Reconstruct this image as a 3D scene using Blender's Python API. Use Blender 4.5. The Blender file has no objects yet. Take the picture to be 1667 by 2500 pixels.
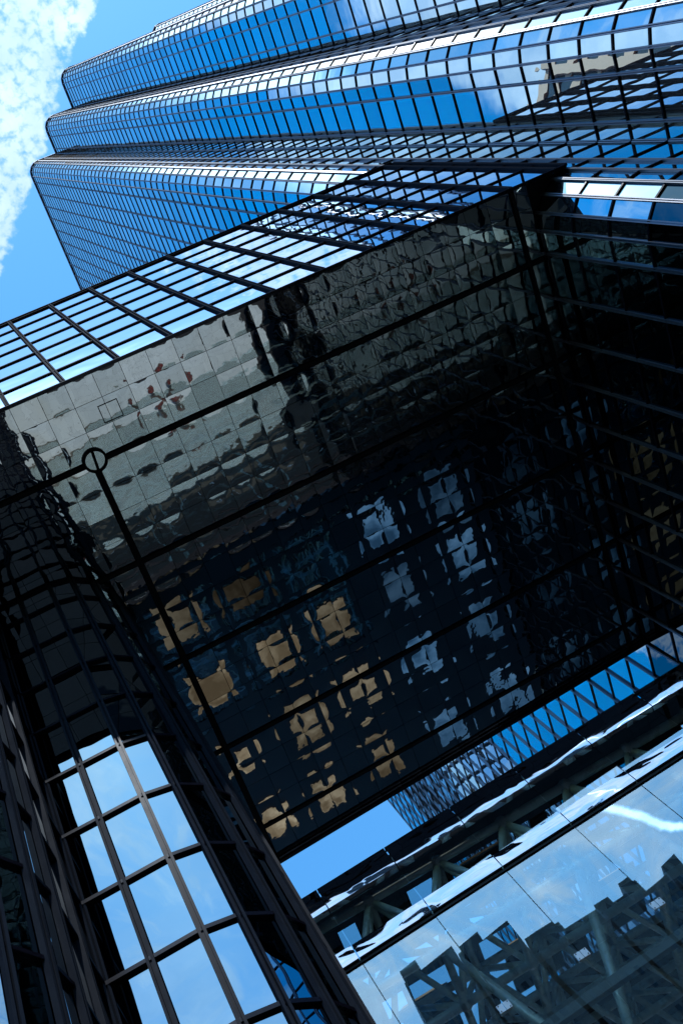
import bpy, math, random
from mathutils import Vector, Matrix
random.seed(7)
sc = bpy.context.scene
COL = sc.collection
S = 30.0            # soffit height above the eye, metres; the survey below is in units of it
EYE = 1.6

# ------------------------------------------------------------------ camera, sky, sun, exposure
R = ((0.87160699, 0.31508394, -0.37553079), (-0.4296712, 0.85982063, -0.27584623), (0.2359744, 0.40178427, 0.88480816))
cam_d = bpy.data.cameras.new('camera')
cam = bpy.data.objects.new('camera', cam_d)
COL.objects.link(cam)
right, down, fwd = (Vector(r) for r in R)
cam.matrix_world = Matrix.Translation((0, 0, EYE)) @ Matrix((right, -down, -fwd)).transposed().to_4x4()
cam_d.sensor_fit = 'VERTICAL'
cam_d.sensor_height = 36.0
cam_d.lens = 2772.425 / 2500 * 36
cam_d.clip_end = 5000
cam_d.clip_start = 0.1
sc.camera = cam

SUN_AZ, SUN_EL = math.radians(-83), math.radians(62)
sd = Vector((math.cos(SUN_EL) * math.cos(SUN_AZ), math.cos(SUN_EL) * math.sin(SUN_AZ), math.sin(SUN_EL)))
sun_d = bpy.data.lights.new('sun', 'SUN')
sun_d.energy = 2.0
sun_d.angle = math.radians(0.5)
sun_d.color = (1.0, 0.93, 0.84)
sun = bpy.data.objects.new('sun', sun_d)
COL.objects.link(sun)
sun.rotation_euler = (-sd).to_track_quat('-Z', 'Y').to_euler()
sun.location = (0, -60, 120)

world = bpy.data.worlds.new('World')
sc.world = world
world.use_nodes = True
sc.view_settings.view_transform = 'Standard'
sc.view_settings.look = 'None'
sc.view_settings.gamma = 1.0
sc.view_settings.exposure = 1.3
sc.cycles.max_bounces = 14
sc.cycles.glossy_bounces = 8
sc.cycles.transparent_max_bounces = 24
sc.cycles.diffuse_bounces = 3
sc.cycles.caustics_reflective = False
sc.cycles.caustics_refractive = False
sc.cycles.sample_clamp_indirect = 6.0


class NT:
    """small node helper: everything returns an output socket"""
    def __init__(s, tree):
        s.t = tree
        tree.nodes.clear()

    def n(s, kind, **kw):
        nd = s.t.nodes.new(kind)
        for k, v in kw.items():
            setattr(nd, k, v)
        return nd

    def put(s, sock, v):
        if isinstance(v, bpy.types.NodeSocket):
            s.t.links.new(v, sock)
        elif v is not None:
            sock.default_value = v

    def m(s, op, a, b=None, c=None, clamp=False):
        nd = s.n('ShaderNodeMath', operation=op, use_clamp=clamp)
        for i, v in enumerate((a, b, c)):
            if v is not None:
                s.put(nd.inputs[i], v)
        return nd.outputs[0]

    def step(s, e0, e1, x):
        nd = s.n('ShaderNodeMapRange', interpolation_type='SMOOTHSTEP')
        s.put(nd.inputs[0], x)
        nd.inputs[1].default_value, nd.inputs[2].default_value = e0, e1
        return nd.outputs[0]

    def noise(s, vec, scale, detail=4, rough=0.55, dist=0.0, col=False):
        nd = s.n('ShaderNodeTexNoise')
        if vec is not None:
            s.put(nd.inputs['Vector'], vec)
        nd.inputs['Scale'].default_value = scale
        nd.inputs['Detail'].default_value = detail
        nd.inputs['Roughness'].default_value = rough
        nd.inputs['Distortion'].default_value = dist
        return nd.outputs[1 if col else 0]

    def comb(s, x, y, z):
        nd = s.n('ShaderNodeCombineXYZ')
        for i, v in enumerate((x, y, z)):
            s.put(nd.inputs[i], v)
        return nd.outputs[0]

    def mix(s, f, a, b, mode='MIX'):
        nd = s.n('ShaderNodeMix', data_type='RGBA', blend_type=mode)
        s.put(nd.inputs[0], f)
        s.put(nd.inputs[6], a)
        s.put(nd.inputs[7], b)
        return nd.outputs[2]


def build_sky():
    g = NT(world.node_tree)
    out = g.n('ShaderNodeOutputWorld')
    sky = g.n('ShaderNodeTexSky', sky_type='NISHITA')
    sky.sun_disc = False
    sky.sun_elevation = SUN_EL
    sky.sun_rotation = math.pi / 2 - SUN_AZ
    sky.altitude = 200
    sky.air_density = 1.0
    sky.dust_density = 0.3
    sky.ozone_density = 3.0
    hs = g.n('ShaderNodeHueSaturation')
    hs.inputs['Hue'].default_value = 0.5
    hs.inputs['Saturation'].default_value = 1.25
    hs.inputs['Value'].default_value = 1.0
    g.put(hs.inputs['Color'], sky.outputs[0])
    tc = g.n('ShaderNodeTexCoord')
    sp = g.n('ShaderNodeSeparateXYZ')
    g.put(sp.inputs[0], tc.outputs['Generated'])
    z = g.m('MAXIMUM', sp.outputs[2], 0.06)
    x, y = g.m('DIVIDE', sp.outputs[0], z), g.m('DIVIDE', sp.outputs[1], z)
    p = g.comb(x, y, 0.0)
    g.put(hs.inputs['Saturation'], g.m('ADD', 1.22, g.m('MULTIPLY', g.step(0.05, 0.42, g.m('MULTIPLY', x, -1.0)), 0.34)))
    skyc = g.mix(1.0, hs.outputs[0], (0.80, 1.10, 1.02, 1), 'MULTIPLY')
    warp = g.m('SUBTRACT', g.noise(p, 9.0, 4, 0.6), 0.5)
    s = g.m('ADD', g.m('MULTIPLY', x, 0.73), g.m('MULTIPLY', y, 0.68))
    sw = g.m('ADD', s, g.m('MULTIPLY', warp, 0.045))
    # band of small puffs overhead
    puff = g.noise(p, 105.0, 5, 0.55, 0.2)
    band = g.m('MULTIPLY', g.step(-0.01, 0.075, sw), g.m('SUBTRACT', 1.0, g.step(0.119, 0.138, sw)))
    puffy = g.step(0.36, 0.68, g.m('ADD', puff, g.m('MULTIPLY', g.m('SUBTRACT', band, 0.72), 0.42)))
    c_a = g.m('MULTIPLY', g.m('MULTIPLY', puffy, 0.9), g.step(0.0, 0.5, band))
    # broad bank to the west
    s2 = g.m('ADD', s, g.m('MULTIPLY', warp, 0.16))
    bank = g.m('MULTIPLY', g.m('SUBTRACT', 1.0, g.step(-0.325, -0.275, s2)), g.step(-0.25, -0.15, y))
    bank_t = g.m('ADD', 0.75, g.m('MULTIPLY', g.noise(p, 7.0, 5, 0.6), 0.45), clamp=True)
    c_c = g.m('MULTIPLY', bank, bank_t)
    # thin veil and cumulus low in the south
    low = g.step(0.75, 1.0, g.m('MULTIPLY', y, -1.0))
    veil_n = g.noise(g.comb(g.m('MULTIPLY', x, 1.0), g.m('MULTIPLY', y, 1.9), 3.1), 3.2, 6, 0.6, 0.8)
    c_d = g.m('MULTIPLY', g.step(0.40, 0.62, veil_n), g.m('ADD', 0.40, g.m('MULTIPLY', low, 0.50)))
    c_d = g.m('MULTIPLY', c_d, g.step(0.30, 0.55, g.m('MULTIPLY', y, -1.0)))
    # fine cirrus streaks
    ci = g.noise(g.comb(g.m('ADD', g.m('MULTIPLY', x, 9.0), g.m('MULTIPLY', y, 4.0)), g.m('SUBTRACT', g.m('MULTIPLY', y, 3.0), g.m('MULTIPLY', x, 1.5)), 7.7), 1.6, 6, 0.62, 1.2)
    c_i = g.m('MULTIPLY', g.m('MULTIPLY', g.step(0.44, 0.72, ci), 0.92), g.step(0.40, 0.55, g.m('MULTIPLY', y, -1.0)))
    # bright cloud added high in the south, emulating sun glare on the tower corners
    rr = g.m('SQRT', g.m('ADD', g.m('MULTIPLY', x, x), g.m('MULTIPLY', y, y)))
    rw = g.m('ADD', rr, g.m('MULTIPLY', warp, 0.03))
    c_h = g.m('MULTIPLY', g.m('SUBTRACT', 1.0, g.step(0.392, 0.424, rw)), g.step(0.185, 0.25, g.m('SUBTRACT', g.m('MULTIPLY', y, -1.0), g.m('MULTIPLY', g.m('ABSOLUTE', x), 0.12))))
    # fair-weather scraps elsewhere
    scr = g.noise(p, 5.0, 6, 0.62, 0.5)
    c_s = g.m('MULTIPLY', g.step(0.60, 0.74, scr), 0.75)
    c_s = g.m('MULTIPLY', c_s, g.step(0.30, 0.45, g.m('ABSOLUTE', y)))
    # a vapour trail
    tr = g.m('ABSOLUTE', g.m('SUBTRACT', g.m('ADD', g.m('MULTIPLY', x, 0.746), g.m('MULTIPLY', y, 0.666)), g.m('ADD', -0.389, g.m('MULTIPLY', warp, 0.03))))
    c_t = g.m('MULTIPLY', g.m('SUBTRACT', 1.0, g.step(0.002, 0.009, tr)), g.m('MULTIPLY', g.step(0.34, 0.37, x), g.m('SUBTRACT', 1.0, g.step(0.7, 0.75, x))))
    c = g.m('MAXIMUM', g.m('MAXIMUM', g.m('MAXIMUM', c_a, c_c), g.m('MAXIMUM', c_d, c_s)), g.m('MAXIMUM', c_h, g.m('MAXIMUM', c_t, c_i)), clamp=True)
    shade = g.mix(g.step(0.3, 0.75, g.noise(p, 14.0, 5, 0.6)), (1.5, 1.6, 1.65, 1), (2.4, 2.42, 2.4, 1))
    shade = g.mix(0.60, shade, skyc, 'ADD')
    colr = g.mix(c, skyc, shade)
    glow = g.m('ADD', g.m('ADD', g.m('ADD', 1.0, g.m('MULTIPLY', c_t, 1.6)), g.m('MULTIPLY', c_h, 0.95)), g.m('MULTIPLY', c_c, 0.25))
    gl = g.n('ShaderNodeVectorMath', operation='SCALE')
    g.put(gl.inputs[0], colr)
    g.put(gl.inputs['Scale'], glow)
    colr = gl.outputs[0]
    bg = g.n('ShaderNodeBackground')
    g.put(bg.inputs[0], colr)
    bg.inputs[1].default_value = 0.15
    g.put(out.inputs[0], bg.outputs[0])


build_sky()


# ------------------------------------------------------------------ helpers
def P(x, y, z):
    return Vector((x * S, y * S, z * S + EYE))


class MB:
    def __init__(s):
        s.v, s.f, s.sm = [], [], []

    def face(s, pts, smooth=False):
        i = len(s.v)
        s.v += [tuple(p) for p in pts]
        s.f.append(tuple(range(i, i + len(pts))))
        s.sm.append(smooth)

    def box(s, lo, hi):
        (a, b, c), (d, e, f) = lo, hi
        s.hexa([(a, b, c), (d, b, c), (d, e, c), (a, e, c), (a, b, f), (d, b, f), (d, e, f), (a, e, f)])

    def hexa(s, p):
        for q in ((0, 3, 2, 1), (4, 5, 6, 7), (0, 1, 5, 4), (1, 2, 6, 5), (2, 3, 7, 6), (3, 0, 4, 7)):
            s.face([p[k] for k in q])

    def beam(s, a, b, w, h, up=Vector((0, 0, 1))):
        """rectangular bar from a to b"""
        a, b = Vector(a), Vector(b)
        d = (b - a).normalized()
        u = d.cross(up)
        if u.length < 1e-4:
            u = d.cross(Vector((1, 0, 0)))
        u.normalize()
        v = u.cross(d)
        u, v = u * w / 2, v * h / 2
        s.hexa([a - u - v, a + u - v, b + u - v, b - u - v, a - u + v, a + u + v, b + u + v, b - u + v])

    def tube(s, a, b, r, n=10, caps=True):
        a, b = Vector(a), Vector(b)
        d = (b - a).normalized()
        u = d.orthogonal().normalized()
        v = d.cross(u)
        i = len(s.v)
        for p in (a, b):
            for k in range(n):
                t = 2 * math.pi * k / n
                s.v.append(tuple(p + (u * math.cos(t) + v * math.sin(t)) * r))
        for k in range(n):
            s.f.append((i + k, i + (k + 1) % n, i + n + (k + 1) % n, i + n + k))
            s.sm.append(True)
        if caps:
            s.f.append(tuple(i + k for k in reversed(range(n))))
            s.f.append(tuple(i + n + k for k in range(n)))
            s.sm += [False, False]

    def ball(s, c, r, n=10, m=6):
        c = Vector(c)
        i = len(s.v)
        for a in range(m + 1):
            t = math.pi * a / m
            for k in range(n):
                q = 2 * math.pi * k / n
                s.v.append(tuple(c + Vector((math.sin(t) * math.cos(q), math.sin(t) * math.sin(q), math.cos(t))) * r))
        for a in range(m):
            for k in range(n):
                s.f.append((i + a * n + k, i + a * n + (k + 1) % n, i + (a + 1) * n + (k + 1) % n, i + (a + 1) * n + k))
                s.sm.append(True)

    def build(s, name, mat, parent=None):
        me = bpy.data.meshes.new(name)
        me.from_pydata(s.v, [], s.f)
        me.polygons.foreach_set('use_smooth', s.sm)
        me.materials.append(mat)
        me.update()
        o = bpy.data.objects.new(name, me)
        COL.objects.link(o)
        if parent is not None:
            o.parent = parent
            o.matrix_parent_inverse = Matrix.Translation(-parent.location)
        return o


def tag(o, label=None, cat=None, group=None, kind=None):
    for k, v in (('label', label), ('category', cat), ('group', group), ('kind', kind)):
        if v:
            o[k] = v
    return o


def thing(name, label, cat, loc=(0, 0, 0), group=None):
    o = bpy.data.objects.new(name, None)
    o.empty_display_size = 1.0
    COL.objects.link(o)
    o.location = loc
    return tag(o, label, cat, group)


# ------------------------------------------------------------------ materials
MATS = {}


def mat(name):
    m = bpy.data.materials.new(name)
    m.use_nodes = True
    MATS[name] = m
    g = NT(m.node_tree)
    out = g.n('ShaderNodeOutputMaterial')
    return m, g, out


def bsdf(g, base, rough=0.5, metal=0.0, bump=None, spec=0.5):
    b = g.n('ShaderNodeBsdfPrincipled')
    g.put(b.inputs['Base Color'], base)
    g.put(b.inputs['Roughness'], rough)
    b.inputs['Metallic'].default_value = metal
    b.inputs['Specular IOR Level'].default_value = spec
    if bump is not None:
        g.put(b.inputs['Normal'], bump)
    return b


def bump(g, h, dist, strength=1.0):
    b = g.n('ShaderNodeBump')
    b.inputs['Strength'].default_value = strength
    b.inputs['Distance'].default_value = dist
    g.put(b.inputs['Height'], h)
    return b.outputs[0]


def obj_vec(g):
    return g.n('ShaderNodeTexCoord').outputs['Object']


def schlick(g, f0):
    """thin-pane reflectance, the same from either side"""
    ge = g.n('ShaderNodeNewGeometry')
    d = g.n('ShaderNodeVectorMath', operation='DOT_PRODUCT')
    g.put(d.inputs[0], ge.outputs['Normal'])
    g.put(d.inputs[1], ge.outputs['Incoming'])
    c = g.m('SUBTRACT', 1.0, g.m('ABSOLUTE', d.outputs['Value']), clamp=True)
    return g.m('ADD', f0, g.m('MULTIPLY', g.m('POWER', c, 5.0), 1.0 - f0), clamp=True)


def curtain_glass(name, tint, dist, veil=0.10, veil_rough=0.28, var=0.16):
    m, g, out = mat(name)
    v = obj_vec(g)
    nrm = bump(g, g.noise(v, 0.55, 2, 0.5), dist)
    isl = g.n('ShaderNodeNewGeometry').outputs['Random Per Island']
    col = g.mix(isl, tuple(c * (1 - var) for c in tint) + (1,), tuple(min(1, c * (1 + var)) for c in tint) + (1,))
    a = bsdf(g, col, 0.0, 1.0, nrm)
    b = bsdf(g, (0.80, 0.86, 0.92, 1), veil_rough, 1.0)
    mx = g.n('ShaderNodeMixShader')
    mx.inputs[0].default_value = veil
    g.put(mx.inputs[1], a.outputs[0])
    g.put(mx.inputs[2], b.outputs[0])
    g.put(out.inputs[0], mx.outputs[0])
    return m


M_TOWER = curtain_glass('tower_glass', (0.40, 0.53, 0.53), 0.0045, veil=0.02)
M_TOWERDARK = curtain_glass('tower_glass_darkened', (0.055, 0.085, 0.095), 0.0045, veil=0.0)  # tower glass with shade put into the tint, darkening the soffit's right side
M_FASCIA = curtain_glass('bridge_glass', (0.56, 0.67, 0.80), 0.006, veil=0.0)
M_PIER = curtain_glass('block_glass', (0.23, 0.35, 0.42), 0.006, veil=0.0)
M_FAR = curtain_glass('far_glass', (0.40, 0.50, 0.56), 0.004, veil=0.0)


def simple(name, base, rough, metal=0.0, nscale=None, namp=0.25, bdist=0.0, spec=0.5):
    m, g, out = mat(name)
    v = obj_vec(g)
    nrm = None
    col = tuple(base) + (1,)
    rr = rough
    if nscale:
        n = g.noise(v, nscale, 5, 0.6)
        col = g.mix(n, tuple(c * (1 - namp) for c in base) + (1,), tuple(min(1, c * (1 + namp)) for c in base) + (1,))
        rr = g.m('ADD', rough - 0.06, g.m('MULTIPLY', n, 0.12))
        if bdist:
            nrm = bump(g, n, bdist)
    b = bsdf(g, col, rr, metal, nrm, spec)
    g.put(out.inputs[0], b.outputs[0])
    return m


def mullion_mat(name, base, sheen, rough):
    m, g, out = mat(name)
    v = obj_vec(g)
    n = g.noise(v, 3.0, 5, 0.6)
    d = g.n('ShaderNodeBsdfDiffuse')
    g.put(d.inputs[0], g.mix(n, tuple(c * 0.7 for c in base) + (1,), tuple(c * 1.3 for c in base) + (1,)))
    gl = g.n('ShaderNodeBsdfGlossy')
    gl.inputs[0].default_value = (0.75, 0.85, 1.0, 1)
    g.put(gl.inputs[1], g.m('ADD', rough - 0.06, g.m('MULTIPLY', n, 0.12)))
    mx = g.n('ShaderNodeMixShader')
    mx.inputs[0].default_value = sheen
    g.put(mx.inputs[1], d.outputs[0])
    g.put(mx.inputs[2], gl.outputs[0])
    g.put(out.inputs[0], mx.outputs[0])
    return m


M_MULL = mullion_mat('anodised_mullion', (0.010, 0.013, 0.020), 0.004, 0.30)
M_TRANS = mullion_mat('anodised_transom', (0.003, 0.003, 0.006), 0.02, 0.22)
M_MULLT = mullion_mat('tower_mullion', (0.018, 0.020, 0.030), 0.17, 0.42)
M_STEEL = mullion_mat('painted_tube_steel', (0.62, 0.76, 0.73), 0.16, 0.28)
M_BLACK = simple('black_reveal', (0.004, 0.004, 0.005), 0.7, 0.0, 2.0, 0.3, spec=0.2)
M_DARKST = simple('dark_steel', (0.006, 0.007, 0.009), 0.6, 0.0, 4.0, 0.3)
M_DKST2 = simple('grey_green_steel', (0.12, 0.15, 0.15), 0.5, 0.0, 4.0, 0.3)
M_ROOFM = simple('roof_membrane', (0.12, 0.12, 0.12), 0.8, 0.0, 1.0, 0.3)
M_CLIP = simple('clip_plate', (0.75, 0.75, 0.78), 0.35, 0.4, 9.0, 0.1)
M_BOLT = simple('bolt_steel', (0.03, 0.03, 0.035), 0.4, 0.6)
M_GRANITE = simple('pink_granite', (0.62, 0.36, 0.29), 0.55, 0.0, 3.0, 0.25, 0.004)
M_SLATE = simple('slate_cladding', (0.060, 0.070, 0.085), 0.6, 0.0, 0.8, 0.3)
M_SANDST = simple('sand_stone', (0.60, 0.42, 0.25), 0.7, 0.0, 2.5, 0.3, 0.003)
M_DKWIN = simple('dark_window', (0.010, 0.016, 0.03), 0.05, 0.0, 2.0, 0.2, spec=0.8)
M_RED = simple('red_flowers', (0.13, 0.020, 0.018), 0.8, 0.0, 9.0, 0.5, 0.05)
M_POT = simple('planter_shell', (0.05, 0.05, 0.052), 0.6, 0.0, 8.0, 0.3)


def m_soffit():
    m, g, out = mat('mirror_soffit')
    v = obj_vec(g)
    n1 = g.noise(v, 1.3, 3, 0.5)
    isl = g.n('ShaderNodeNewGeometry').outputs['Random Per Island']
    col = g.mix(isl, (0.345, 0.395, 0.41, 1), (0.44, 0.49, 0.505, 1))
    fine = g.noise(v, 40.0, 4, 0.6)
    col = g.mix(g.m('MULTIPLY', g.step(0.45, 0.8, fine), 0.25), col, (0.20, 0.20, 0.20, 1))
    a = bsdf(g, col, 0.02, 1.0, bump(g, n1, 0.006))
    g.put(out.inputs[0], a.outputs[0])
    return m


def m_panel():
    m, g, out = mat('polished_panel')
    v = obj_vec(g)
    mp = g.n('ShaderNodeMapping')
    g.put(mp.inputs[0], v)
    mp.inputs['Scale'].default_value = (0.6, 0.6, 1.6)
    n1 = g.noise(mp.outputs[0], 0.9, 2, 0.5, 0.4)
    mp2 = g.n('ShaderNodeMapping')
    g.put(mp2.inputs[0], v)
    mp2.inputs['Scale'].default_value = (1, 1, 14)
    scr = g.noise(mp2.outputs[0], 2.2, 5, 0.65)
    col = g.mix(g.step(0.45, 0.75, scr), (0.62, 0.62, 0.66, 1), (0.50, 0.50, 0.54, 1))
    a = bsdf(g, col, g.m('MULTIPLY', g.step(0.4, 0.8, scr), 0.10), 1.0, bump(g, n1, 0.018))
    g.put(out.inputs[0], a.outputs[0])
    return m


def m_atrium_glass():
    m, g, out = mat('atrium_glass')
    v = obj_vec(g)
    nrm = bump(g, g.noise(v, 0.30, 0, 0.5), 0.022)
    fac = schlick(g, 0.38)
    tr = g.n('ShaderNodeBsdfTransparent')
    tr.inputs[0].default_value = (0.94, 1.0, 1.0, 1)
    gl = g.n('ShaderNodeBsdfGlossy')
    gl.inputs[0].default_value = (0.80, 0.95, 0.96, 1)
    gl.inputs[1].default_value = 0.0
    g.put(gl.inputs['Normal'], nrm)
    mx = g.n('ShaderNodeMixShader')
    g.put(mx.inputs[0], fac)
    g.put(mx.inputs[1], tr.outputs[0])
    g.put(mx.inputs[2], gl.outputs[0])
    g.put(out.inputs[0], mx.outputs[0])
    return m


def m_roof_glass(name, refl):
    m, g, out = mat(name)
    tr = g.n('ShaderNodeBsdfTransparent')
    tr.inputs[0].default_value = (0.72, 0.84, 0.86, 1)
    gl = g.n('ShaderNodeBsdfGlossy')
    gl.inputs[1].default_value = 0.02
    mx = g.n('ShaderNodeMixShader')
    g.put(mx.inputs[0], schlick(g, refl))
    g.put(mx.inputs[1], tr.outputs[0])
    g.put(mx.inputs[2], gl.outputs[0])
    g.put(out.inputs[0], mx.outputs[0])
    return m


def m_pavers(name, base, sx, sy, mortar):
    m, g, out = mat(name)
    v = obj_vec(g)
    br = g.n('ShaderNodeTexBrick')
    g.put(br.inputs['Vector'], v)
    br.offset = 0.0
    br.inputs['Scale'].default_value = 1.0
    br.inputs['Brick Width'].default_value = sx
    br.inputs['Row Height'].default_value = sy
    br.inputs['Mortar Size'].default_value = 0.012
    br.inputs['Color1'].default_value = tuple(c * 1.08 for c in base) + (1,)
    br.inputs['Color2'].default_value = tuple(c * 0.92 for c in base) + (1,)
    br.inputs['Mortar'].default_value = tuple(mortar) + (1,)
    st = g.step(0.35, 0.75, g.noise(v, 0.5, 6, 0.65))
    col = g.mix(g.m('MULTIPLY', st, 0.35), br.outputs[0], tuple(c * 0.6 for c in base) + (1,))
    b = bsdf(g, col, 0.8, 0.0)
    g.put(out.inputs[0], b.outputs[0])
    return m


def m_glow(name, c0, c1, e0, e1):
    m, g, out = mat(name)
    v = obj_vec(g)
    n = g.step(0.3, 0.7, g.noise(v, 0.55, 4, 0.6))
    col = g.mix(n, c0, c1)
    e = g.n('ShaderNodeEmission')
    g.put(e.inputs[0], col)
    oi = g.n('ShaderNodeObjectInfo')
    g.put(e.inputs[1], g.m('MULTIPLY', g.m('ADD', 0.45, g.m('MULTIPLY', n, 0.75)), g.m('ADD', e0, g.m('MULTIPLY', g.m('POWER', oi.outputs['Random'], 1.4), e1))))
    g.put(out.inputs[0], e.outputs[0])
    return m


M_COOLGLOW = m_glow('added_cool_glow', (0.12, 0.36, 0.75, 1), (0.24, 0.52, 0.92, 1), 0.06, 0.16)  # added emission, makes the bluish patches mirrored in the soffit
M_WARMGLOW = m_glow('added_warm_glow', (0.72, 0.50, 0.30, 1), (0.95, 0.76, 0.54, 1), 0.03, 0.25)  # added emission, makes the tan patches mirrored in the soffit
M_SOFFIT = m_soffit()
M_PANEL = m_panel()
M_AGLASS = m_atrium_glass()
M_RGLASS = m_roof_glass('coated_roof_glazing', 0.80)
M_CGLASS = m_roof_glass('clear_roof_glazing', 0.04)
M_PLAZA = m_pavers('plaza_pavers', (0.37, 0.41, 0.43), 1.2, 1.2, (0.12, 0.12, 0.12))
M_FLOOR = m_pavers('atrium_floor_stone', (0.09, 0.08, 0.07), 1.5, 1.5, (0.05, 0.05, 0.05))
M_ASPH = simple('asphalt', (0.022, 0.022, 0.024), 0.95, 0.0, 1.5, 0.3, spec=0.05)

# ------------------------------------------------------------------ survey of the place (units of S)
K = 0.9424                                             # tower plan scale
BR = dict(x0=-0.19, x1=0.601, y0=0.225, y1=0.782, z0=1.0, z1=1.406)
SUNDIR = sd


def project(p):
    v = Vector(p) - Vector((0, 0, EYE))
    c = Vector((right.dot(v), down.dot(v), fwd.dot(v)))
    if c.z <= 0.1:
        return None
    return (833.5 + 2772.4 * c.x / c.z, 1250 + 2772.4 * c.y / c.z, c.length)


def hits_box(p, b):
    """does the sight line eye -> p pass through the box b before reaching p"""
    d = Vector(p) - Vector((0, 0, EYE))
    t0, t1 = 0.0, 0.995
    for k, (lo, hi) in enumerate(((b['x0'], b['x1']), (b['y0'], b['y1']), (b['z0'], b['z1']))):
        lo, hi = lo * S, hi * S
        if abs(d[k]) < 1e-9:
            if lo > 0 or hi < 0:
                return False
            continue
        a, c = lo / d[k], hi / d[k]
        if a > c:
            a, c = c, a
        t0, t1 = max(t0, a), min(t1, c)
    return t0 < t1


PIER_BOX = dict(x0=-0.09, x1=0.030, y0=0.405, y1=0.9, z0=-0.05, z1=0.999)


def screen_area(quad, blockers):
    pr = [project(q) for q in quad]
    if any(q is None for q in pr):
        return 0
    c = sum((Vector(q) for q in quad), Vector()) / 4
    pc = project(c)
    if not (-20 < pc[0] < 1690 and -20 < pc[1] < 2520):
        return 0
    a = 0
    for i in range(4):
        x0, y0, _ = pr[i]
        x1, y1, _ = pr[(i + 1) % 4]
        a += x0 * y1 - x1 * y0
    n = (Vector(quad[1]) - Vector(quad[0])).cross(Vector(quad[3]) - Vector(quad[0]))
    if n.dot(Vector((0, 0, EYE)) - c) <= 0:
        return 0
    for b in blockers:
        if hits_box(c, b):
            return 0
    return abs(a) / 2


def miters(pts, closed=False):
    n = len(pts)
    out = []
    for i in range(n):
        ns = []
        if i > 0 or closed:
            a, b = Vector(pts[i - 1]), Vector(pts[i])
            d = (b - a).normalized()
            ns.append(Vector((d.y, -d.x)))
        if i < n - 1 or closed:
            a, b = Vector(pts[i]), Vector(pts[(i + 1) % n])
            d = (b - a).normalized()
            ns.append(Vector((d.y, -d.x)))
        m = sum(ns, Vector((0, 0))).normalized()
        out.append(m / max(0.4, m.dot(ns[0])))
    return out


def curtain_wall(root, pts, zs, glass, mull, trans, blockers, tilt=0.003, mw=0.11, md=0.13, tw=0.085, td=0.085,
                 own=100, first=0, flat=0, low=None):
    """glass panes, upright mullions and level transoms along a polyline; outside is to the right of travel"""
    mi = miters(pts)
    W = [Vector((p[0] * S, p[1] * S)) for p in pts]
    Z = [z * S + EYE for z in zs]
    panes = []
    for i in range(len(pts) - 1):
        a, b = W[i], W[i + 1]
        d = (b - a).normalized()
        n = Vector((d.y, -d.x))
        L = (b - a).length
        for k in range(len(Z) - 1):
            H = Z[k + 1] - Z[k]
            ta, tb = random.gauss(0, tilt), random.gauss(0, tilt)
            q = []
            for (u, v) in ((0, 0), (1, 0), (1, 1), (0, 1)):
                off = ta * (u - 0.5) * L + tb * (v - 0.5) * H
                pt = a + d * (L * u) + n * (off - 0.012)
                q.append(Vector((pt.x, pt.y, Z[k] + H * v)))
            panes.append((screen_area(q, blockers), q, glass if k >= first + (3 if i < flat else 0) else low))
    panes.sort(key=lambda t: -t[0])
    rest = {}
    for j, (ar, q, gm) in enumerate(panes):
        if j < own and ar > 0:
            mb = MB()
            mb.face(q)
            mb.build('window_pane', gm, root)
        else:
            rest.setdefault(gm.name, (gm, MB()))[1].face(q)
    for gm, mb in rest.values():
        tag(mb.build('window_panes', gm, root), kind='stuff')
    # mullions: two fins with a groove between
    prof = ((-mw / 2, -0.01), (-mw / 2, md), (-mw * 0.16, md), (-mw * 0.16, md - 0.06), (mw * 0.16, md - 0.06), (mw * 0.16, md), (mw / 2, md), (mw / 2, -0.01))
    for i, p in enumerate(W):
        n = mi[i].normalized()
        t = Vector((-n.y, n.x))
        ring = [p + t * u + n * v for u, v in prof]
        mb = MB()
        for k in range(len(ring) - 1):
            a, b = ring[k], ring[k + 1]
            mb.face([(a.x, a.y, Z[0]), (a.x, a.y, Z[-1]), (b.x, b.y, Z[-1]), (b.x, b.y, Z[0])])
        for z, o in ((Z[0], 1), (Z[-1], -1)):
            mb.face([(q.x, q.y, z) for q in ring[::o]])
        mb.build('mullion', mull, root)
    for z in Z:
        mb = MB()
        i0 = [(p.x - m.x * 0.03, p.y - m.y * 0.03) for p, m in zip(W, mi)]
        i1 = [(p.x + m.x * td, p.y + m.y * td) for p, m in zip(W, mi)]
        for i in range(len(W) - 1):
            a, b, c, d_ = i0[i], i0[i + 1], i1[i + 1], i1[i]
            lo, hi = z - tw / 2, z + tw / 2
            mb.face([(*d_, lo), (*c, lo), (*c, hi), (*d_, hi)])
            mb.face([(*a, lo), (*b, lo), (*c, lo), (*d_, lo)])
            mb.face([(*a, hi), (*d_, hi), (*c, hi), (*b, hi)])
        mb.build('transom', trans, root)


def arc(cx, cy, r, a0, a1, n):
    return [(cx + r * math.cos(math.radians(a0 + (a1 - a0) * k / n)), cy + r * math.sin(math.radians(a0 + (a1 - a0) * k / n))) for k in range(n + 1)]


# ------------------------------------------------------------------ ground
def sheet(name, x0, y0, x1, y1, z, m):
    mb = MB()
    mb.face([(x0, y0, z), (x1, y0, z), (x1, y1, z), (x0, y1, z)])
    o = mb.build(name, m)
    tag(o, kind='structure')
    return o


sheet('ground', -4000, -4000, 4000, 4000, -0.02, M_ASPH)
sheet('plaza_pavement', -60, 12.4, 15.2, 120, 0.0, M_PLAZA)


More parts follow.
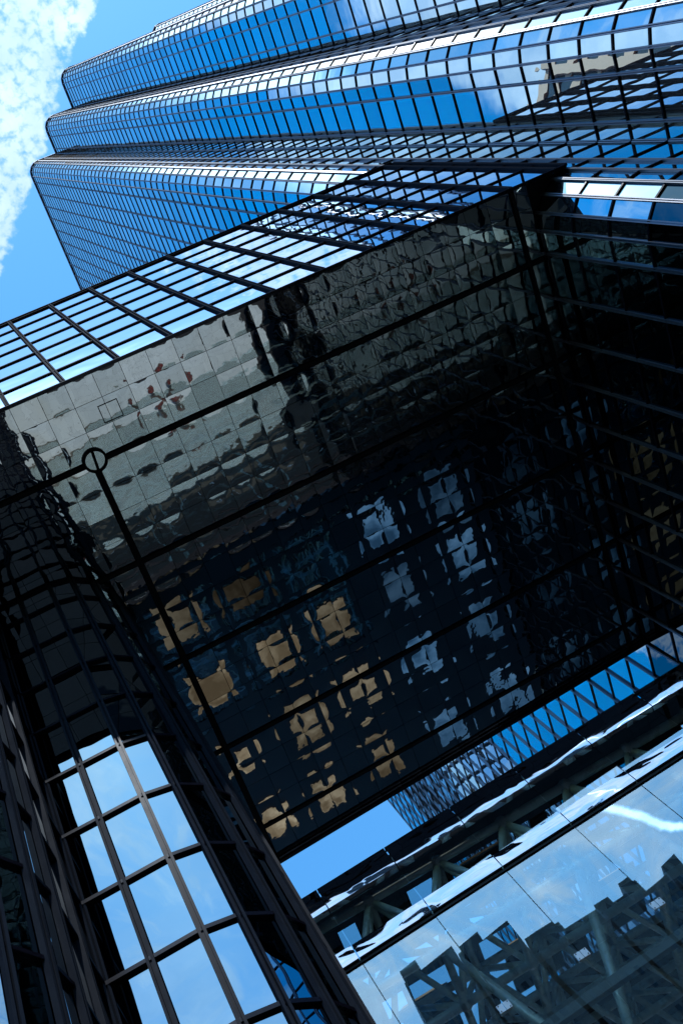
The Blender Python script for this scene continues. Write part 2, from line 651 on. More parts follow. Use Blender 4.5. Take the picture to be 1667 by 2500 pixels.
# ------------------------------------------------------------------ the lobed tower
def build_tower():
    f = lambda x, y: (x * K, y * K)
    pts = []
    n_face = 39
    for k in range(n_face, -1, -1):
        pts.append(f(0.59, 0.316 + 0.0507 * k))
    pts += [f(*p) for p in arc(0.638, 0.291, 0.048, 180, 270, 4)]
    pts += [f(0.665, 0.243), f(0.7205, 0.243)]
    pts += [f(0.7205, 0.222), f(0.7205, 0.172)]
    pts += [f(*p) for p in arc(0.7685, 0.150, 0.048, 180, 270, 4)]
    pts += [f(0.798, 0.102), f(0.856, 0.102), f(0.856, 0.078), f(0.856, 0.0265)]
    pts += [f(*p) for p in arc(0.904, 0.002, 0.048, 180, 270, 4)]
    x = 0.93
    while x < 1.23:
        pts.append(f(x, -0.046))
        x += 0.0507
    pts.append(f(1.2842, -0.046))
    pts += [f(*p) for p in arc(1.322, -0.047, 0.038, 180, 270, 3)][1:]
    for k in range(1, 5):
        pts.append(f(1.322 + 0.0507 * k, -0.085))
    zs = [-0.0505 + 0.05815 * k for k in range(83)]
    root = thing('office_tower', 'tall dark glass tower with three rounded stepped lobes rising behind the bridge', 'tower', P(0.7, 0.9, -EYE / S))
    kw = dict(tilt=0.0026, mw=0.09, md=0.06, tw=0.068, td=0.032)
    curtain_wall(root, pts, zs, M_TOWER, M_MULLT, M_TRANS, [BR, PIER_BOX], first=15, flat=39, own=75, low=M_TOWERDARK, **kw)
    # plain rear walls and the roof with its parapet cap
    ztop, zb = zs[-1] * S + EYE, zs[0] * S + EYE
    back = [pts[-1], (pts[-1][0], pts[0][1]), pts[0]]
    mb = MB()
    for a, b in zip(back[:-1], back[1:]):
        mb.face([(a[0] * S, a[1] * S, zb), (b[0] * S, b[1] * S, zb), (b[0] * S, b[1] * S, ztop), (a[0] * S, a[1] * S, ztop)])
    mb.build('rear_wall', M_SLATE, root)
    mb = MB()
    ring = pts + [back[1]]
    mb.face([(p[0] * S, p[1] * S, ztop - 0.02) for p in ring])
    mb.build('roof', M_ROOFM, root)
    mb = MB()
    mi = miters(pts)
    for i in range(len(pts) - 1):
        q = []
        for j in (i, i + 1):
            p = Vector(pts[j]) * S
            q.append((p + mi[j] * 0.12, p - mi[j] * 0.35))
        (a, d_), (b, c) = q
        z0, z1 = ztop + 0.05, ztop + 0.32
        mb.hexa([(*a, z0), (*b, z0), (*c, z0), (*d_, z0), (*a, z1), (*b, z1), (*c, z1), (*d_, z1)])
    mb.build('parapet_cap', M_MULLT, root)


build_tower()


# ------------------------------------------------------------------ the bridge block with the mirrored soffit
def soffit_tiles(mb, x0, x1, y0, y1, z, rng):
    """one pillowed, slightly skewed tile; the mirror face looks down"""
    N = 10
    A = rng.uniform(0.0036, 0.0078)
    if rng.random() < 0.12:
        A *= -0.6
    tx, ty = rng.gauss(0, 0.0022), rng.gauss(0, 0.0022)
    px, py = rng.uniform(-0.25, 0.25), rng.uniform(-0.25, 0.25)
    i = len(mb.v)
    for a in range(N + 1):
        for b in range(N + 1):
            s, t = -1 + 2 * a / N, -1 + 2 * b / N
            s2, t2 = s + px * (1 - s * s), t + py * (1 - t * t)
            h = A * (1 - abs(s2) ** 3.2) * (1 - abs(t2) ** 3.2)
            x, y = x0 + (x1 - x0) * a / N, y0 + (y1 - y0) * b / N
            h += tx * s * 0.39 + ty * t * 0.39
            mb.v.append((x, y, z - h))
    M = N + 1
    for a in range(N):
        for b in range(N):
            mb.f.append((i + a * M + b, i + a * M + b + 1, i + (a + 1) * M + b + 1, i + (a + 1) * M + b))
            mb.sm.append(True)


def build_bridge():
    rng = random.Random(3)
    root = thing('bridge_block', 'black glass bridge block overhead with a mirror tiled underside and gridded glass front', 'bridge', P(0.2, 0.5, -EYE / S))
    xs = [0.0715 + 0.0517 * k for k in range(-5, 11)]
    xs = [x for x in xs if x < 0.598] + [0.601]
    zs = [0.998 + 0.0583 * k for k in range(8)]
    curtain_wall(root, [(x, BR['y0']) for x in xs], [z for z in zs], M_FASCIA, M_MULL, M_TRANS, [], tilt=0.0016, mw=0.12, md=0.07, tw=0.085, td=0.03)
    x0, x1, y0 = xs[0], BR['x1'], BR['y0']
    z = 1.0
    # coping, bottom edge trim, back wall, end wall, roof deck
    mb = MB()
    mb.box(P(x0, y0 - 0.0024, 1.4065 + 0.0022), P(x1, y0 + 0.012, 1.4065 + 0.0045))
    mb.build('coping', M_TRANS, root)
    mb = MB()
    mb.box(P(x0, y0 - 0.0022, z - 0.0055), P(0.5995, y0 + 0.0012, z - 0.0038))
    mb.build('edge_trim', M_TRANS, root)
    yb = lambda x: 0.787 - 0.030 * x
    mb = MB()
    a, b = x0, 0.5555
    mb.face([P(b, yb(b), z - 0.004), P(a, yb(a), z - 0.004), P(a, yb(a), 1.41), P(b, yb(b), 1.41)])
    mb.build('rear_wall', M_FASCIA, root)
    mb = MB()
    mb.hexa([P(a, yb(a), z - 0.0075), P(b, yb(b), z - 0.0075), P(b, yb(b) + 0.004, z - 0.0075), P(a, yb(a) + 0.004, z - 0.0075),
             P(a, yb(a), z + 0.01), P(b, yb(b), z + 0.01), P(b, yb(b) + 0.004, z + 0.01), P(a, yb(a) + 0.004, z + 0.01)])
    mb.build('rear_edge_trim', M_TRANS, root)
    x = 0.0
    mb = MB()
    k = 0
    while 0.05 + 0.0258 * k < 0.55:
        x = 0.05 + 0.0258 * 2 * k
        if x > 0.55:
            break
        p = P(x, yb(x) + 0.004, z - 0.004)
        mb.box(p - Vector((0.03, 0, 0.02)), p + Vector((0.03, 0.05, 0.05)))
        k += 1
    mb.build('drip_studs', M_TRANS, root)
    mb = MB()
    mb.face([P(x0, y0, 1.405), P(b, y0, 1.405), P(b, yb(b), 1.405), P(a, yb(a), 1.405)])
    mb.build('roof', M_ROOFM, root)
    mb = MB()
    mb.face([P(x0, y0 + 0.003, z - 0.002), P(x0, yb(x0), z - 0.002), P(x0, yb(x0), 1.405), P(x0, y0 + 0.003, 1.405)])
    mb.build('end_wall', M_FASCIA, root)
    # black backing above the tiles
    mb = MB()
    mb.face([P(x0, y0 + 0.003, z + 0.0016), P(x0, yb(x0), z + 0.0016), P(b, yb(b), z + 0.0016), P(b, 0.28, z + 0.0016), P(0.58, 0.24, z + 0.0016), P(0.60, y0 + 0.003, z + 0.0016)])
    mb.build('soffit_backing', M_BLACK, root)
    # mirror tiles in bays between the black channels
    ch = 0.0030
    seams_y = [0.2258, 0.302, 0.4085, 0.521, 0.6335, 0.742]
    rows = []
    for i in range(len(seams_y)):
        a0 = seams_y[i] + (ch if i else 0)
        b0 = (seams_y[i + 1] - ch) if i + 1 < len(seams_y) else None
        rows.append((a0, b0))
    seams_x = [-0.16, 0.0665, 0.5365, 0.5545]
    tiles = MB()
    g = 0.00022
    for (a0, b0) in rows:
        sx = seams_x if b0 is None or b0 > 0.31 else [seams_x[0]] + seams_x[2:]     # no cross channel in the front bay
        for j in range(len(sx) - 1):
            c0 = sx[j] + (ch if j else 0)
            c1 = sx[j + 1] - (ch if j < len(sx) - 2 else 0)
            nx = max(1, round((c1 - c0) / 0.0260))
            for k in range(nx):
                u0, u1 = c0 + (c1 - c0) * k / nx, c0 + (c1 - c0) * (k + 1) / nx
                bb = b0 if b0 is not None else yb((u0 + u1) / 2) - 0.001
                ny = max(1, round((bb - a0) / 0.0262))
                for r in range(ny):
                    v0, v1 = a0 + (bb - a0) * r / ny, a0 + (bb - a0) * (r + 1) / ny
                    p, q = P(u0 + g, v0 + g, z), P(u1 - g, v1 - g, z)
                    soffit_tiles(tiles, p.x, q.x, p.y, q.y, p.z, rng)
    tiles.build('mirror_soffit', M_SOFFIT, root)
    # channel lips
    for y in seams_y[1:]:
        mb = MB()
        mb.box(P(-0.16, y - 0.0016, z - 0.0012), P(0.5545, y + 0.0016, z + 0.0010))
        mb.build('soffit_channel', M_BLACK, root)
    for x in (0.0665, 0.5365):
        lo = 0.302 if x < 0.3 else y0 + 0.004
        mb = MB()
        mb.box(P(x - 0.0016, lo, z - 0.0014), P(x + 0.0016, yb(x) - 0.001, z + 0.0008))
        mb.build('soffit_channel', M_BLACK, root)
    # round fitting where two channels meet
    c = P(0.068, 0.3005, z)
    mb = MB()
    n = 40
    ro, ri, h = 0.34, 0.27, 0.10
    for k in range(n):
        a, b = 2 * math.pi * k / n, 2 * math.pi * (k + 1) / n
        ca, sa, cb, sb = math.cos(a), math.sin(a), math.cos(b), math.sin(b)
        zz = c.z - h
        mb.face([(c.x + ri * ca, c.y + ri * sa, zz), (c.x + ri * cb, c.y + ri * sb, zz), (c.x + ro * cb, c.y + ro * sb, zz), (c.x + ro * ca, c.y + ro * sa, zz)])
        mb.face([(c.x + ro * ca, c.y + ro * sa, zz), (c.x + ro * cb, c.y + ro * sb, zz), (c.x + ro * cb, c.y + ro * sb, c.z + 0.02), (c.x + ro * ca, c.y + ro * sa, c.z + 0.02)], True)
        mb.face([(c.x + ri * ca, c.y + ri * sa, c.z + 0.02), (c.x + ri * cb, c.y + ri * sb, c.z + 0.02), (c.x + ri * cb, c.y + ri * sb, zz), (c.x + ri * ca, c.y + ri * sa, zz)], True)
    ring = mb.build('round_fitting', M_BLACK, root)
    mb = MB()
    mb.face([(c.x + ri * math.cos(-2 * math.pi * k / n), c.y + ri * math.sin(-2 * math.pi * k / n), c.z - 0.055) for k in range(n)])
    mb.build('disc', M_SOFFIT, ring)
    mb = MB()
    d = Vector((math.cos(math.radians(95)), math.sin(math.radians(95)), 0)) * ri
    mb.beam(c - d + Vector((0, 0, -0.085)), c + d + Vector((0, 0, -0.085)), 0.07, 0.05)
    mb.build('bar', M_BLACK, ring)
    # access hatch frame
    hx0, hy0, hx1, hy1 = 0.0895, 0.2565, 0.1080, 0.2735
    mb = MB()
    w = 0.0007
    for (a, b2, c2, d2) in ((hx0, hy0, hx1, hy0 + w), (hx0, hy1 - w, hx1, hy1), (hx0, hy0 + w, hx0 + w, hy1 - w), (hx1 - w, hy0 + w, hx1, hy1 - w)):
        mb.box(P(a, b2, z - 0.0008), P(c2, d2, z - 0.0002))
    mb.build('access_hatch', M_BLACK, root)


build_bridge()


# ------------------------------------------------------------------ the rounded glass block that carries the bridge
def build_pier():
    pts = [(-0.30, 0.2760), (-0.235, 0.2760), (-0.1755, 0.2760)] + arc(-0.1230, 0.3280, 0.0521, 270, 360, 4)
    pts += [(-0.0708, 0.3583), (-0.0708, 0.3900), (-0.0451, 0.3900)]
    pts += arc(-0.0170, 0.4420, 0.0521, 270, 360, 4)
    pts += [(0.0351, 0.468 + 0.0517 * k) for k in range(1, 7)]
    zs = [-0.0533] + [0.0667 + 0.0681 * k for k in range(-1, 14)] + [0.9978]
    root = thing('corner_block', 'dark glass block with a rounded corner carrying the bridge at lower left', 'building', P(-0.03, 0.4, -EYE / S))
    curtain_wall(root, pts, zs, M_PIER, M_MULL, M_TRANS, [BR], tilt=0.0022, mw=0.13, md=0.09, tw=0.09, td=0.05)
    mb = MB()
    mb.face([P(p[0], p[1], 0.9985) for p in pts] + [P(-0.35, pts[-1][1], 0.9985), P(-0.35, 0.2760, 0.9985)])
    mb.build('roof', M_ROOFM, root)
    mb = MB()
    for a, b in (((0.0351, pts[-1][1]), (-0.35, pts[-1][1])), ((-0.35, pts[-1][1]), (-0.35, 0.2760)), ((-0.35, 0.2760), (-0.30, 0.2760))):
        mb.face([P(*a, -EYE / S), P(*b, -EYE / S), P(*b, 0.998), P(*a, 0.998)])
    mb.build('plain_wall', M_SLATE, root)


build_pier()


# ------------------------------------------------------------------ the glass atrium
def build_atrium():
    root = thing('glass_atrium', 'glass walled atrium with polished steel bands and a roof of steel tubes', 'atrium', P(0.2, 0.8, -EYE / S))
    yw = lambda x: 0.578 - 0.039 * x
    xs = [0.0624 + 0.0586 * k for k in range(-5, 9)] + [0.5545]
    zg = -EYE / S

    def panel(name, xa, xb, z0, z1, tilt, m, gap=0.0004, thick=0.004, nx=14, nz=8):
        """strip of polished cladding; tilt(x, t) is how far its face leans (radians, + looks down)"""
        mb = MB()
        i = len(mb.v)
        cols = []
        for k in range(nx + 1):
            x = xa + gap + (xb - xa - 2 * gap) * k / nx
            o, col = 0.0, []
            for r in range(nz + 1):
                if r:
                    o += tilt(x, (r - 0.5) / nz) * (z1 - z0) / nz
                col.append(P(x, yw(x) - 0.0012 - o, z0 + (z1 - z0) * r / nz))
            mb.v += [tuple(q) for q in col]
            cols.append((x, col))
        M = nz + 1
        for k in range(nx):
            for r in range(nz):
                mb.f.append((i + k * M + r, i + (k + 1) * M + r, i + (k + 1) * M + r + 1, i + k * M + r + 1))
                mb.sm.append(True)
        for k in range(nx):
            (x0_, c0), (x1_, c1) = cols[k], cols[k + 1]
            mb.face([c0[0], P(x0_, yw(x0_) + thick, z0), P(x1_, yw(x1_) + thick, z0), c1[0]])
            mb.face([c0[-1], c1[-1], P(x1_, yw(x1_) + thick, z1), P(x0_, yw(x0_) + thick, z1)])
        return mb.build(name, m, root)

    def wave(ph, f):
        return lambda x: 0.70 * math.sin(f * x + ph) + 0.30 * math.sin(2.3 * f * x + 1.7 * ph)

    for n_, (a, b) in enumerate(zip(xs[:-1], xs[1:])):
        w1, w2 = wave(1.3 + 0.25 * n_, 60.0), wave(0.4 + 0.2 * n_, 48.0)
        panel('parapet_panel', a, b, 0.6520, 0.6635, lambda x, t: 0.080 * (1 - t) ** 1.2 - 0.006 + 0.011 * w1(x), M_PANEL)
        panel('fascia_panel', a, b, 0.6640, 0.6765, lambda x, t: -0.012 + 0.004 * w2(x), M_PANEL)
        panel('spandrel_panel', a, b, 0.5950, 0.6090, lambda x, t: 0.034 * (0.42 - t) + 0.026 * w2(x) + 0.006, M_PANEL)
    # glass lites: between the bands, and below them
    levels = [(0.6093, 0.6518), (0.4953, 0.5887), (0.3960, 0.4950), (0.2970, 0.3957), (0.198, 0.2967), (0.099, 0.1977), (zg + 0.001, 0.0987)]
    for (z0, z1) in levels:
        for a, b in zip(xs[:-1], xs[1:]):
            mb = MB()
            t = random.gauss(0, 0.0012) + (0.012 if z0 > 0.6 else 0.0)
            g2 = 0.0003
            mb.face([P(a + g2, yw(a), z0), P(b - g2, yw(b), z0), P(b - g2, yw(b) + t * (z1 - z0), z1), P(a + g2, yw(a) + t * (z1 - z0), z1)])
            mb.build('glass_lite', M_AGLASS, root)
    # dark slot under the spandrel band with a comb of vent blades
    mb = MB()
    for k in range(2):
        a, b = xs[0], xs[-1]
        z0, z1 = ((0.5922, 0.5943), (0.5889, 0.5899))[k]
        mb.hexa([P(a, yw(a) + 0.001, z0), P(b, yw(b) + 0.001, z0), P(b, yw(b) + 0.006, z0), P(a, yw(a) + 0.006, z0),
                 P(a, yw(a) + 0.001, z1), P(b, yw(b) + 0.001, z1), P(b, yw(b) + 0.006, z1), P(a, yw(a) + 0.006, z1)])
    mb.build('slot_rails', M_DARKST, root)
    mb = MB()
    x = xs[0]
    while x < xs[-1]:
        p = P(x, yw(x) + 0.003, 0.5899)
        q = P(x, yw(x) + 0.003, 0.5922)
        mb.beam(p, q, 0.03, 0.10, up=Vector((1, 0, 0)))
        x += 0.0042
    mb.build('vent_blades', M_DARKST, root)
    # joint clips
    for x in xs[1:-1]:
        zc = 0.4953
        c = P(x, yw(x), zc)
        mb = MB()
        w, h = 0.13, 0.095
        mb.box((c.x - w, c.y - 0.035, c.z - h), (c.x - 0.006, c.y - 0.008, c.z + h))
        mb.box((c.x + 0.006, c.y - 0.035, c.z - h), (c.x + w, c.y - 0.008, c.z + h))
        cl = mb.build('glass_clip', M_CLIP, root)
        for sx in (-1, 1):
            for sz in (-1, 1):
                mb = MB()
                q = Vector((c.x + sx * 0.098, c.y - 0.035, c.z + sz * 0.066))
                mb.tube(q + Vector((0, 0.01, 0)), q - Vector((0, 0.012, 0)), 0.012, 8)
                mb.build('bolt', M_BOLT, cl)
    # solid roof edge, then a dark deck with a grid of glazing and added glowing panels
    yr = lambda x: yw(x) + 0.036
    a, b = xs[0], xs[-1]
    ybk = 1.30
    mb = MB()
    mb.hexa([P(a, yw(a) + 0.006, 0.670), P(b, yw(b) + 0.006, 0.670), P(b, yr(b), 0.670), P(a, yr(a), 0.670),
             P(a, yw(a) + 0.006, 0.675), P(b, yw(b) + 0.006, 0.675), P(b, yr(b), 0.675), P(a, yr(a), 0.675)])
    mb.build('roof_edge', M_DARKST, root)
    gx = [-0.245, -0.142, -0.043, 0.055, 0.154, 0.243, 0.340, 0.4475, 0.5525]
    gy = [0.606, 0.690, 0.795, 0.925, 1.050, 1.175, ybk]
    cool_glow = {(6, 0), (7, 0), (6, 1), (7, 1), (6, 2), (7, 2), (6, 3), (7, 3)}
    warm_glow = {(3, 0), (4, 0), (3, 1), (4, 1), (5, 1), (3, 2), (4, 2), (5, 2), (4, 3), (5, 3), (3, 3)}
    rim = 0.016
    deck = MB()

    def glow_panel(cx_, cy_, wx, wy, m):  # glowing panel added on the deck for its mirror image
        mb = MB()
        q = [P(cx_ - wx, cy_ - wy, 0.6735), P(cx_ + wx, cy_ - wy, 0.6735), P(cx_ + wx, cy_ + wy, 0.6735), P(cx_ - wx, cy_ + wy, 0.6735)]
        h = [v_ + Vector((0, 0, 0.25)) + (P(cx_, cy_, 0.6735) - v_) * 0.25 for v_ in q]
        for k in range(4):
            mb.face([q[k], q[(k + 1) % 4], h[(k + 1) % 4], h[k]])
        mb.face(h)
        mb.build('added_glow_panel', m, root)

    for i in range(len(gx) - 1):
        for j in range(len(gy) - 1):
            x0_, x1_, y0_, y1_ = gx[i], gx[i + 1], gy[j], gy[j + 1]
            big = i < 6
            rx, ry = ((rim if j > 2 else 0.008), (rim if j > 2 else 0.008)) if big else (0.026, 0.024)
            ix0, ix1, iy0, iy1 = x0_ + rx, x1_ - rx, y0_ + ry, y1_ - ry
            for (p, q, r_, s_) in ((x0_, y0_, x1_, iy0), (x0_, iy1, x1_, y1_), (x0_, iy0, ix0, iy1), (ix1, iy0, x1_, iy1)):
                deck.box(P(p, q, 0.6690), P(r_, s_, 0.6730))
            cx_, cy_ = (ix0 + ix1) / 2, (iy0 + iy1) / 2
            if (i, j) in cool_glow:     # added bluish glowing panel on a blank bay, for the blue soffit patches
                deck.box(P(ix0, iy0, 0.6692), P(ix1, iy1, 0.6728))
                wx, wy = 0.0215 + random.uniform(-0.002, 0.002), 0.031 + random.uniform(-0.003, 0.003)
                glow_panel(cx_, cy_, wx, wy, M_COOLGLOW)
            elif (i, j) in warm_glow:      # added warm glowing panel, standing in for sunlit tan patches in the soffit
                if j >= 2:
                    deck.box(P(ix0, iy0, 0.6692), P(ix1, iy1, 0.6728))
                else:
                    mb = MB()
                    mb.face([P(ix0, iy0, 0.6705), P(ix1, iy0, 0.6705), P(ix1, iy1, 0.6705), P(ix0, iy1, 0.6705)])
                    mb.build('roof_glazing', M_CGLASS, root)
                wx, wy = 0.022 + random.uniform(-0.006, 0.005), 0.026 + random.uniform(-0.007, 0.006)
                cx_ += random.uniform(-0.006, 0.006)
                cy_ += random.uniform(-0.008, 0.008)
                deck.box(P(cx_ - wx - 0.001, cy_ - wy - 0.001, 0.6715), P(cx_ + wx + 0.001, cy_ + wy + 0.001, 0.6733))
                glow_panel(cx_, cy_, wx, wy, M_WARMGLOW)
            else:
                tl = random.uniform(-0.0004, 0.0004)
                mb = MB()
                mb.face([P(ix0, iy0, 0.6705 + tl), P(ix1, iy0, 0.6705 - tl), P(ix1, iy1, 0.6705), P(ix0, iy1, 0.6705)])
                mb.build('roof_glazing', M_CGLASS if big else M_RGLASS, root)
    deck.build('roof_deck', M_DARKST, root)
    # space frame under the glazing
    px = 0.0586
    X = [0.0335 + px * k for k in range(-5, 9)]
    Y = [0.592 + 0.0586 * k for k in range(0, 10)]
    ZT, ZB = 0.657, 0.609
    rt = 0.095
    for y in Y:
        mb = MB()
        mb.tube(P(X[0], y, ZT), P(X[-1] + 0.018, y, ZT), rt * 1.15, 12)
        mb.build('chord', M_STEEL, root)
    for x in X:
        mb = MB()
        mb.tube(P(x, Y[0], ZT), P(x, Y[-1], ZT), rt, 10)
        mb.build('chord', M_STEEL, root)
    XB = [x + px / 2 for x in X[:-1]]
    YB = [y + px / 2 for y in Y[:-1]]
    for y in YB:
        mb = MB()
        mb.tube(P(XB[0], y, ZB), P(XB[-1], y, ZB), rt * 1.15, 12)
        mb.build('chord', M_STEEL, root)
    for x in XB:
        mb = MB()
        mb.tube(P(x, YB[0], ZB), P(x, YB[-1], ZB), rt, 10)
        mb.build('chord', M_STEEL, root)
    struts = []
    for x in XB:
        for y in YB:
            for sx in (-1, 1):
                for sy in (-1, 1):
                    struts.append((P(x, y, ZB), P(x + sx * px / 2, y + sy * px / 2, ZT)))
    # the front row of diagonals in the plane of the wall
    for x in X[:-1]:
        q = P(x + px / 2, Y[0] + 0.006, ZB)
        struts.append((P(x, Y[0], ZT), q))
        struts.append((P(x + px, Y[0], ZT), q))

    def key(st):
        m = (st[0] + st[1]) / 2
        pr = project(m)
        if pr is None or not (700 < pr[0] < 1700 and 1500 < pr[1] < 2520):
            return 1e9
        return pr[2]
    struts.sort(key=key)
    rest = MB()
    for i, (p, q) in enumerate(struts):
        if i < 100:
            mb = MB()
            mb.tube(p, q, rt * 0.8, 10)
            mb.build('strut', M_STEEL, root)
        else:
            rest.tube(p, q, rt * 0.8, 8)
    tag(rest.build('struts', M_STEEL, root), kind='stuff')
    nodes = MB()
    for x in XB:
        for y in YB:
            nodes.ball(P(x, y, ZB), 0.17)
    for x in X:
        for y in Y:
            nodes.ball(P(x, y, ZT), 0.17)
    tag(nodes.build('nodes', M_STEEL, root), kind='stuff')
    # horizontal wind beam behind the clip line, and posts
    for zz, w, h in ((0.484, 0.14, 0.22), (0.36, 0.30, 0.42), (0.24, 0.3, 0.42), (0.12, 0.3, 0.42)):
        mb = MB()
        mb.beam(P(a, yw(a) + 0.022, zz), P(b, yw(b) + 0.022, zz), w, h)
        mb.build('wind_beam', M_DKST2, root)
    for x in XB[1::3]:
        mb = MB()
        y = YB[1]
        mb.tube(P(x, y, zg), P(x, y, 0.46), 0.22, 16)
        for sx in (-1, 1):
            for sy in (-1, 1):
                mb.tube(P(x, y, 0.455), P(x + sx * px, y + sy * px, ZB), 0.11, 10)
        mb.build('column', M_STEEL, root)
    # side and rear walls close the hall
    mb = MB()
    mb.face([P(a, yw(a) + 0.01, zg), P(a, yw(a) + 0.01, 0.668), P(a, ybk, 0.668), P(a, ybk, zg)])
    mb.build('side_wall', M_SLATE, root)
    mb = MB()
    mb.face([P(a, ybk, zg), P(b, ybk, zg), P(b, ybk, 0.30), P(a, ybk, 0.30)])
    mb.build('rear_wall', M_SLATE, root)
    mb = MB()
    mb.box(P(a, yw(b) + 0.012, zg + 0.0002), P(b, ybk - 0.002, zg + 0.0008))
    mb.build('floor', M_FLOOR, root)
    return X, Y


build_atrium()


# ------------------------------------------------------------------ buildings seen only in the reflections
def slab_tower(name, label, x0, y0, x1, y1, z1, wall, win, cols, rows, faces, ww=0.6, hh=0.62, crown=None):
    """a plain block with a grid of inset windows on the given sides"""
    zg = -EYE / S
    root = thing(name, label, 'building', P((x0 + x1) / 2, (y0 + y1) / 2, zg))
    mb = MB()
    mb.box(P(x0, y0, zg), P(x1, y1, z1))
    mb.build('wall', wall, root)
    if crown:
        mb = MB()
        mb.box(P(x0 + (x1 - x0) * crown[0], y0 + (y1 - y0) * 0.2, z1), P(x0 + (x1 - x0) * crown[1], y1 - (y1 - y0) * 0.2, z1 + crown[2]))
        mb.build('roof_house', wall, root)
    mb = MB()
    e = 0.12
    for fc in faces:
        for i in range(cols):
            for k in range(rows):
                za = zg + (z1 - zg) * (k + 0.5 - hh / 2) / rows
                zb = zg + (z1 - zg) * (k + 0.5 + hh / 2) / rows
                u0, u1 = (i + 0.5 - ww / 2) / cols, (i + 0.5 + ww / 2) / cols
                if fc == '+x':
                    p, q = P(x1, y0 + (y1 - y0) * u0, za), P(x1, y0 + (y1 - y0) * u1, zb)
                    mb.box(p - Vector((0.3, 0, 0)), q + Vector((0.03, 0, 0)))
                else:
                    p, q = P(x0 + (x1 - x0) * u0, y1, za), P(x0 + (x1 - x0) * u1, y1, zb)
                    mb.box(p - Vector((0, 0.3, 0)), q + Vector((0, 0.03, 0)))
    if mb.f:
        tag(mb.build('windows', win, root), kind='stuff')
    return root


def granite_tower():
    zg = -EYE / S
    x1, y0, y1, zt = -0.95, 0.36, 1.5, 3.86
    root = thing('granite_tower', 'pink granite tower with dark windows mirrored in the upper right glass', 'building', P(-1.2, 0.9, zg))
    mb = MB()
    mb.box(P(-1.45, y0, zg), P(x1, y1, zt))
    mb.build('wall', M_DKWIN, root)
    n = 9
    for k in range(n + 1):
        y = y0 + (y1 - y0) * k / n
        mb = MB()
        mb.box(P(x1 - 0.01, y - 0.018, zg), P(x1 + 0.018, y + 0.018, zt + 0.03))
        mb.build('granite_pier', M_GRANITE, root)
    mb = MB()
    z = zt - 0.01
    k = 0
    while z > 1.8:
        mb.box(P(x1 - 0.01, y0, z - 0.022), P(x1 + 0.006, y1, z + 0.022))
        z -= 0.125
    mb.build('spandrels', M_GRANITE, root)
    root.rotation_euler.z = math.radians(-32)      # its front looks south-east
    root.location.x += 0.17 * S


granite_tower()
sky = [  # x0, x1, z-top, roof house, label
    (0.20, 0.410, 2.74, (0.05, 0.40, 0.11), 'dark office block with a tall roof house, first in the mirrored skyline'),
    (0.415, 0.590, 2.66, (0.0, 0.50, 0.09), 'dark stepped block mirrored right of the first tall roof house'),
    (0.60, 0.84, 2.56, (0.0, 0.50, 0.07), 'wide dark stepped block mirrored in the middle of the skyline'),
    (0.85, 0.955, 2.55, (0.0, 0.60, 0.065), 'narrow dark block mirrored above the middle clip plate'),
    (0.965, 1.10, 2.54, (0.0, 0.42, 0.09), 'dark gridded block mirrored between the narrow block and the last long one'),
    (1.11, 1.60, 2.52, (0.0, 0.12, 0.08), 'long dark gridded block mirrored at the right end of the skyline'),
]
for i, (x0, x1, zt, cr, lb) in enumerate(sky):
    slab_tower('dark_office_block', lb, x0, -2.0 + 0.03 * i, x1 - 0.006, -1.70 - 0.004 * i, zt, M_SLATE, M_DKWIN, max(3, round((x1 - x0) / 0.03)), 34, ['+y'], crown=cr)


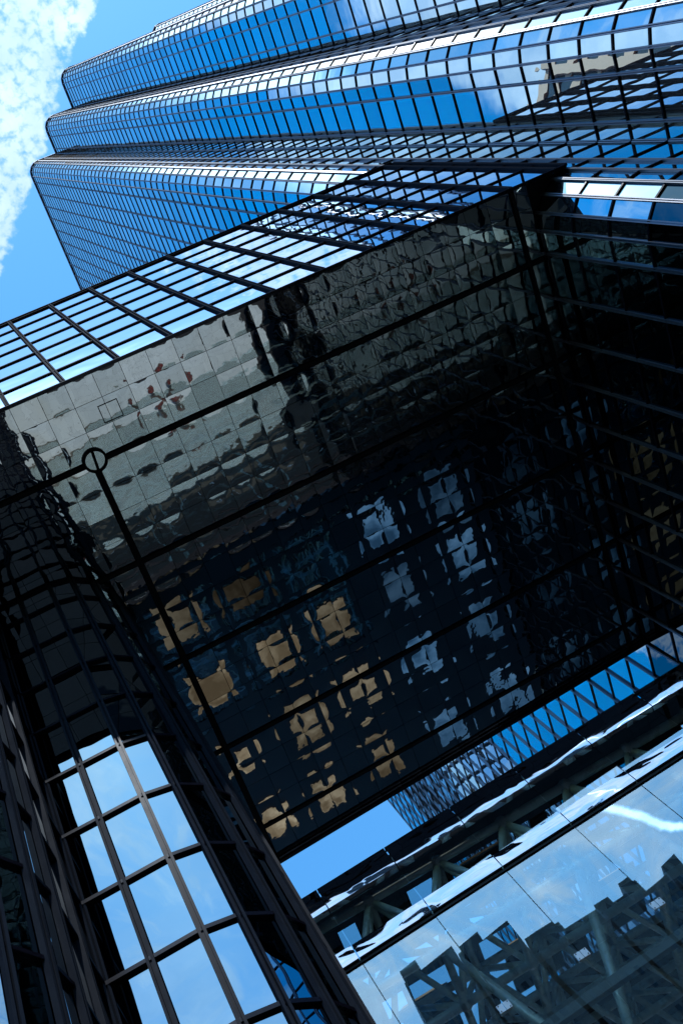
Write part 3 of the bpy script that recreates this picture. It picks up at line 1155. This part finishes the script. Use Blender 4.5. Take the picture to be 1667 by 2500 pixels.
def round_tower():
    zg = -EYE / S
    root = thing('round_cornered_tower', 'rounded glass tower mirrored in the blue wall beyond the bridge', 'tower', P(-0.1, 3.6, zg))
    pts = [(-0.28, 3.28), (-0.22, 3.28), (-0.16, 3.28)] + arc(-0.11, 3.43, 0.15, 270, 360, 5) + [(0.04, 3.5), (0.04, 3.6), (0.04, 3.7), (0.04, 3.8)]
    zs = [zg + 0.14 * k for k in range(36)]
    curtain_wall(root, pts, zs, M_FAR, M_MULL, M_TRANS, [], tilt=0.002, mw=0.3, md=0.2, tw=0.3, td=0.2)
    mb = MB()
    mb.face([P(p[0], p[1], zs[-1]) for p in pts] + [P(-0.28, 3.8, zs[-1])])
    mb.build('roof', M_ROOFM, root)


round_tower()

# ------------------------------------------------------------------ planters on the plaza, seen in the mirror tiles
spots = [(0.305, 0.540), (0.335, 0.500), (0.388, 0.496), (0.374, 0.538), (0.422, 0.530)]
labels = ['leftmost of the red flower planters mirrored in the pale soffit tiles',
          'red flower planter mirrored nearest the bridge front edge, beside the hatch frame',
          'red flower planter mirrored near the bridge front edge, second from the hatch frame',
          'red flower planter mirrored in the middle of the group, towards the black channel',
          'rightmost of the red flower planters mirrored in the pale soffit tiles']
proto = None
for (x, y), lb in zip(spots, labels):
    c = P(x, y, -EYE / S)
    if proto is None:
        proto = thing('flower_planter', lb, 'planter', c, 'red planters on the plaza')
        mb = MB()
        n = 20
        prof = ((0.34, 0.0), (0.50, 0.50), (0.55, 0.55), (0.50, 0.55), (0.46, 0.47), (0.0, 0.47))
        for k in range(n):
            a, b = 2 * math.pi * k / n, 2 * math.pi * (k + 1) / n
            for (r0, z0), (r1, z1) in zip(prof[:-1], prof[1:]):
                q = [(c.x + r0 * math.cos(a), c.y + r0 * math.sin(a), z0), (c.x + r0 * math.cos(b), c.y + r0 * math.sin(b), z0),
                     (c.x + r1 * math.cos(b), c.y + r1 * math.sin(b), z1), (c.x + r1 * math.cos(a), c.y + r1 * math.sin(a), z1)]
                mb.face(q if r1 > 0 else q[:3])
        mb.build('bowl', M_POT, proto)
        mb = MB()
        for k in range(48):
            t, r = random.uniform(0, 6.283), 0.46 * math.sqrt(random.random())
            mb.ball((c.x + r * math.cos(t), c.y + r * math.sin(t), 0.50 + 0.25 * (1 - (r / 0.5) ** 2) + random.uniform(-0.05, 0.05)), random.uniform(0.05, 0.10), 6, 4)
        mb.build('flowers', M_RED, proto)
    else:
        o = proto.copy()
        COL.objects.link(o)
        o.location = c
        o['label'] = lb
        for ch in list(proto.children):
            d = ch.copy()
            COL.objects.link(d)
            d.parent = o
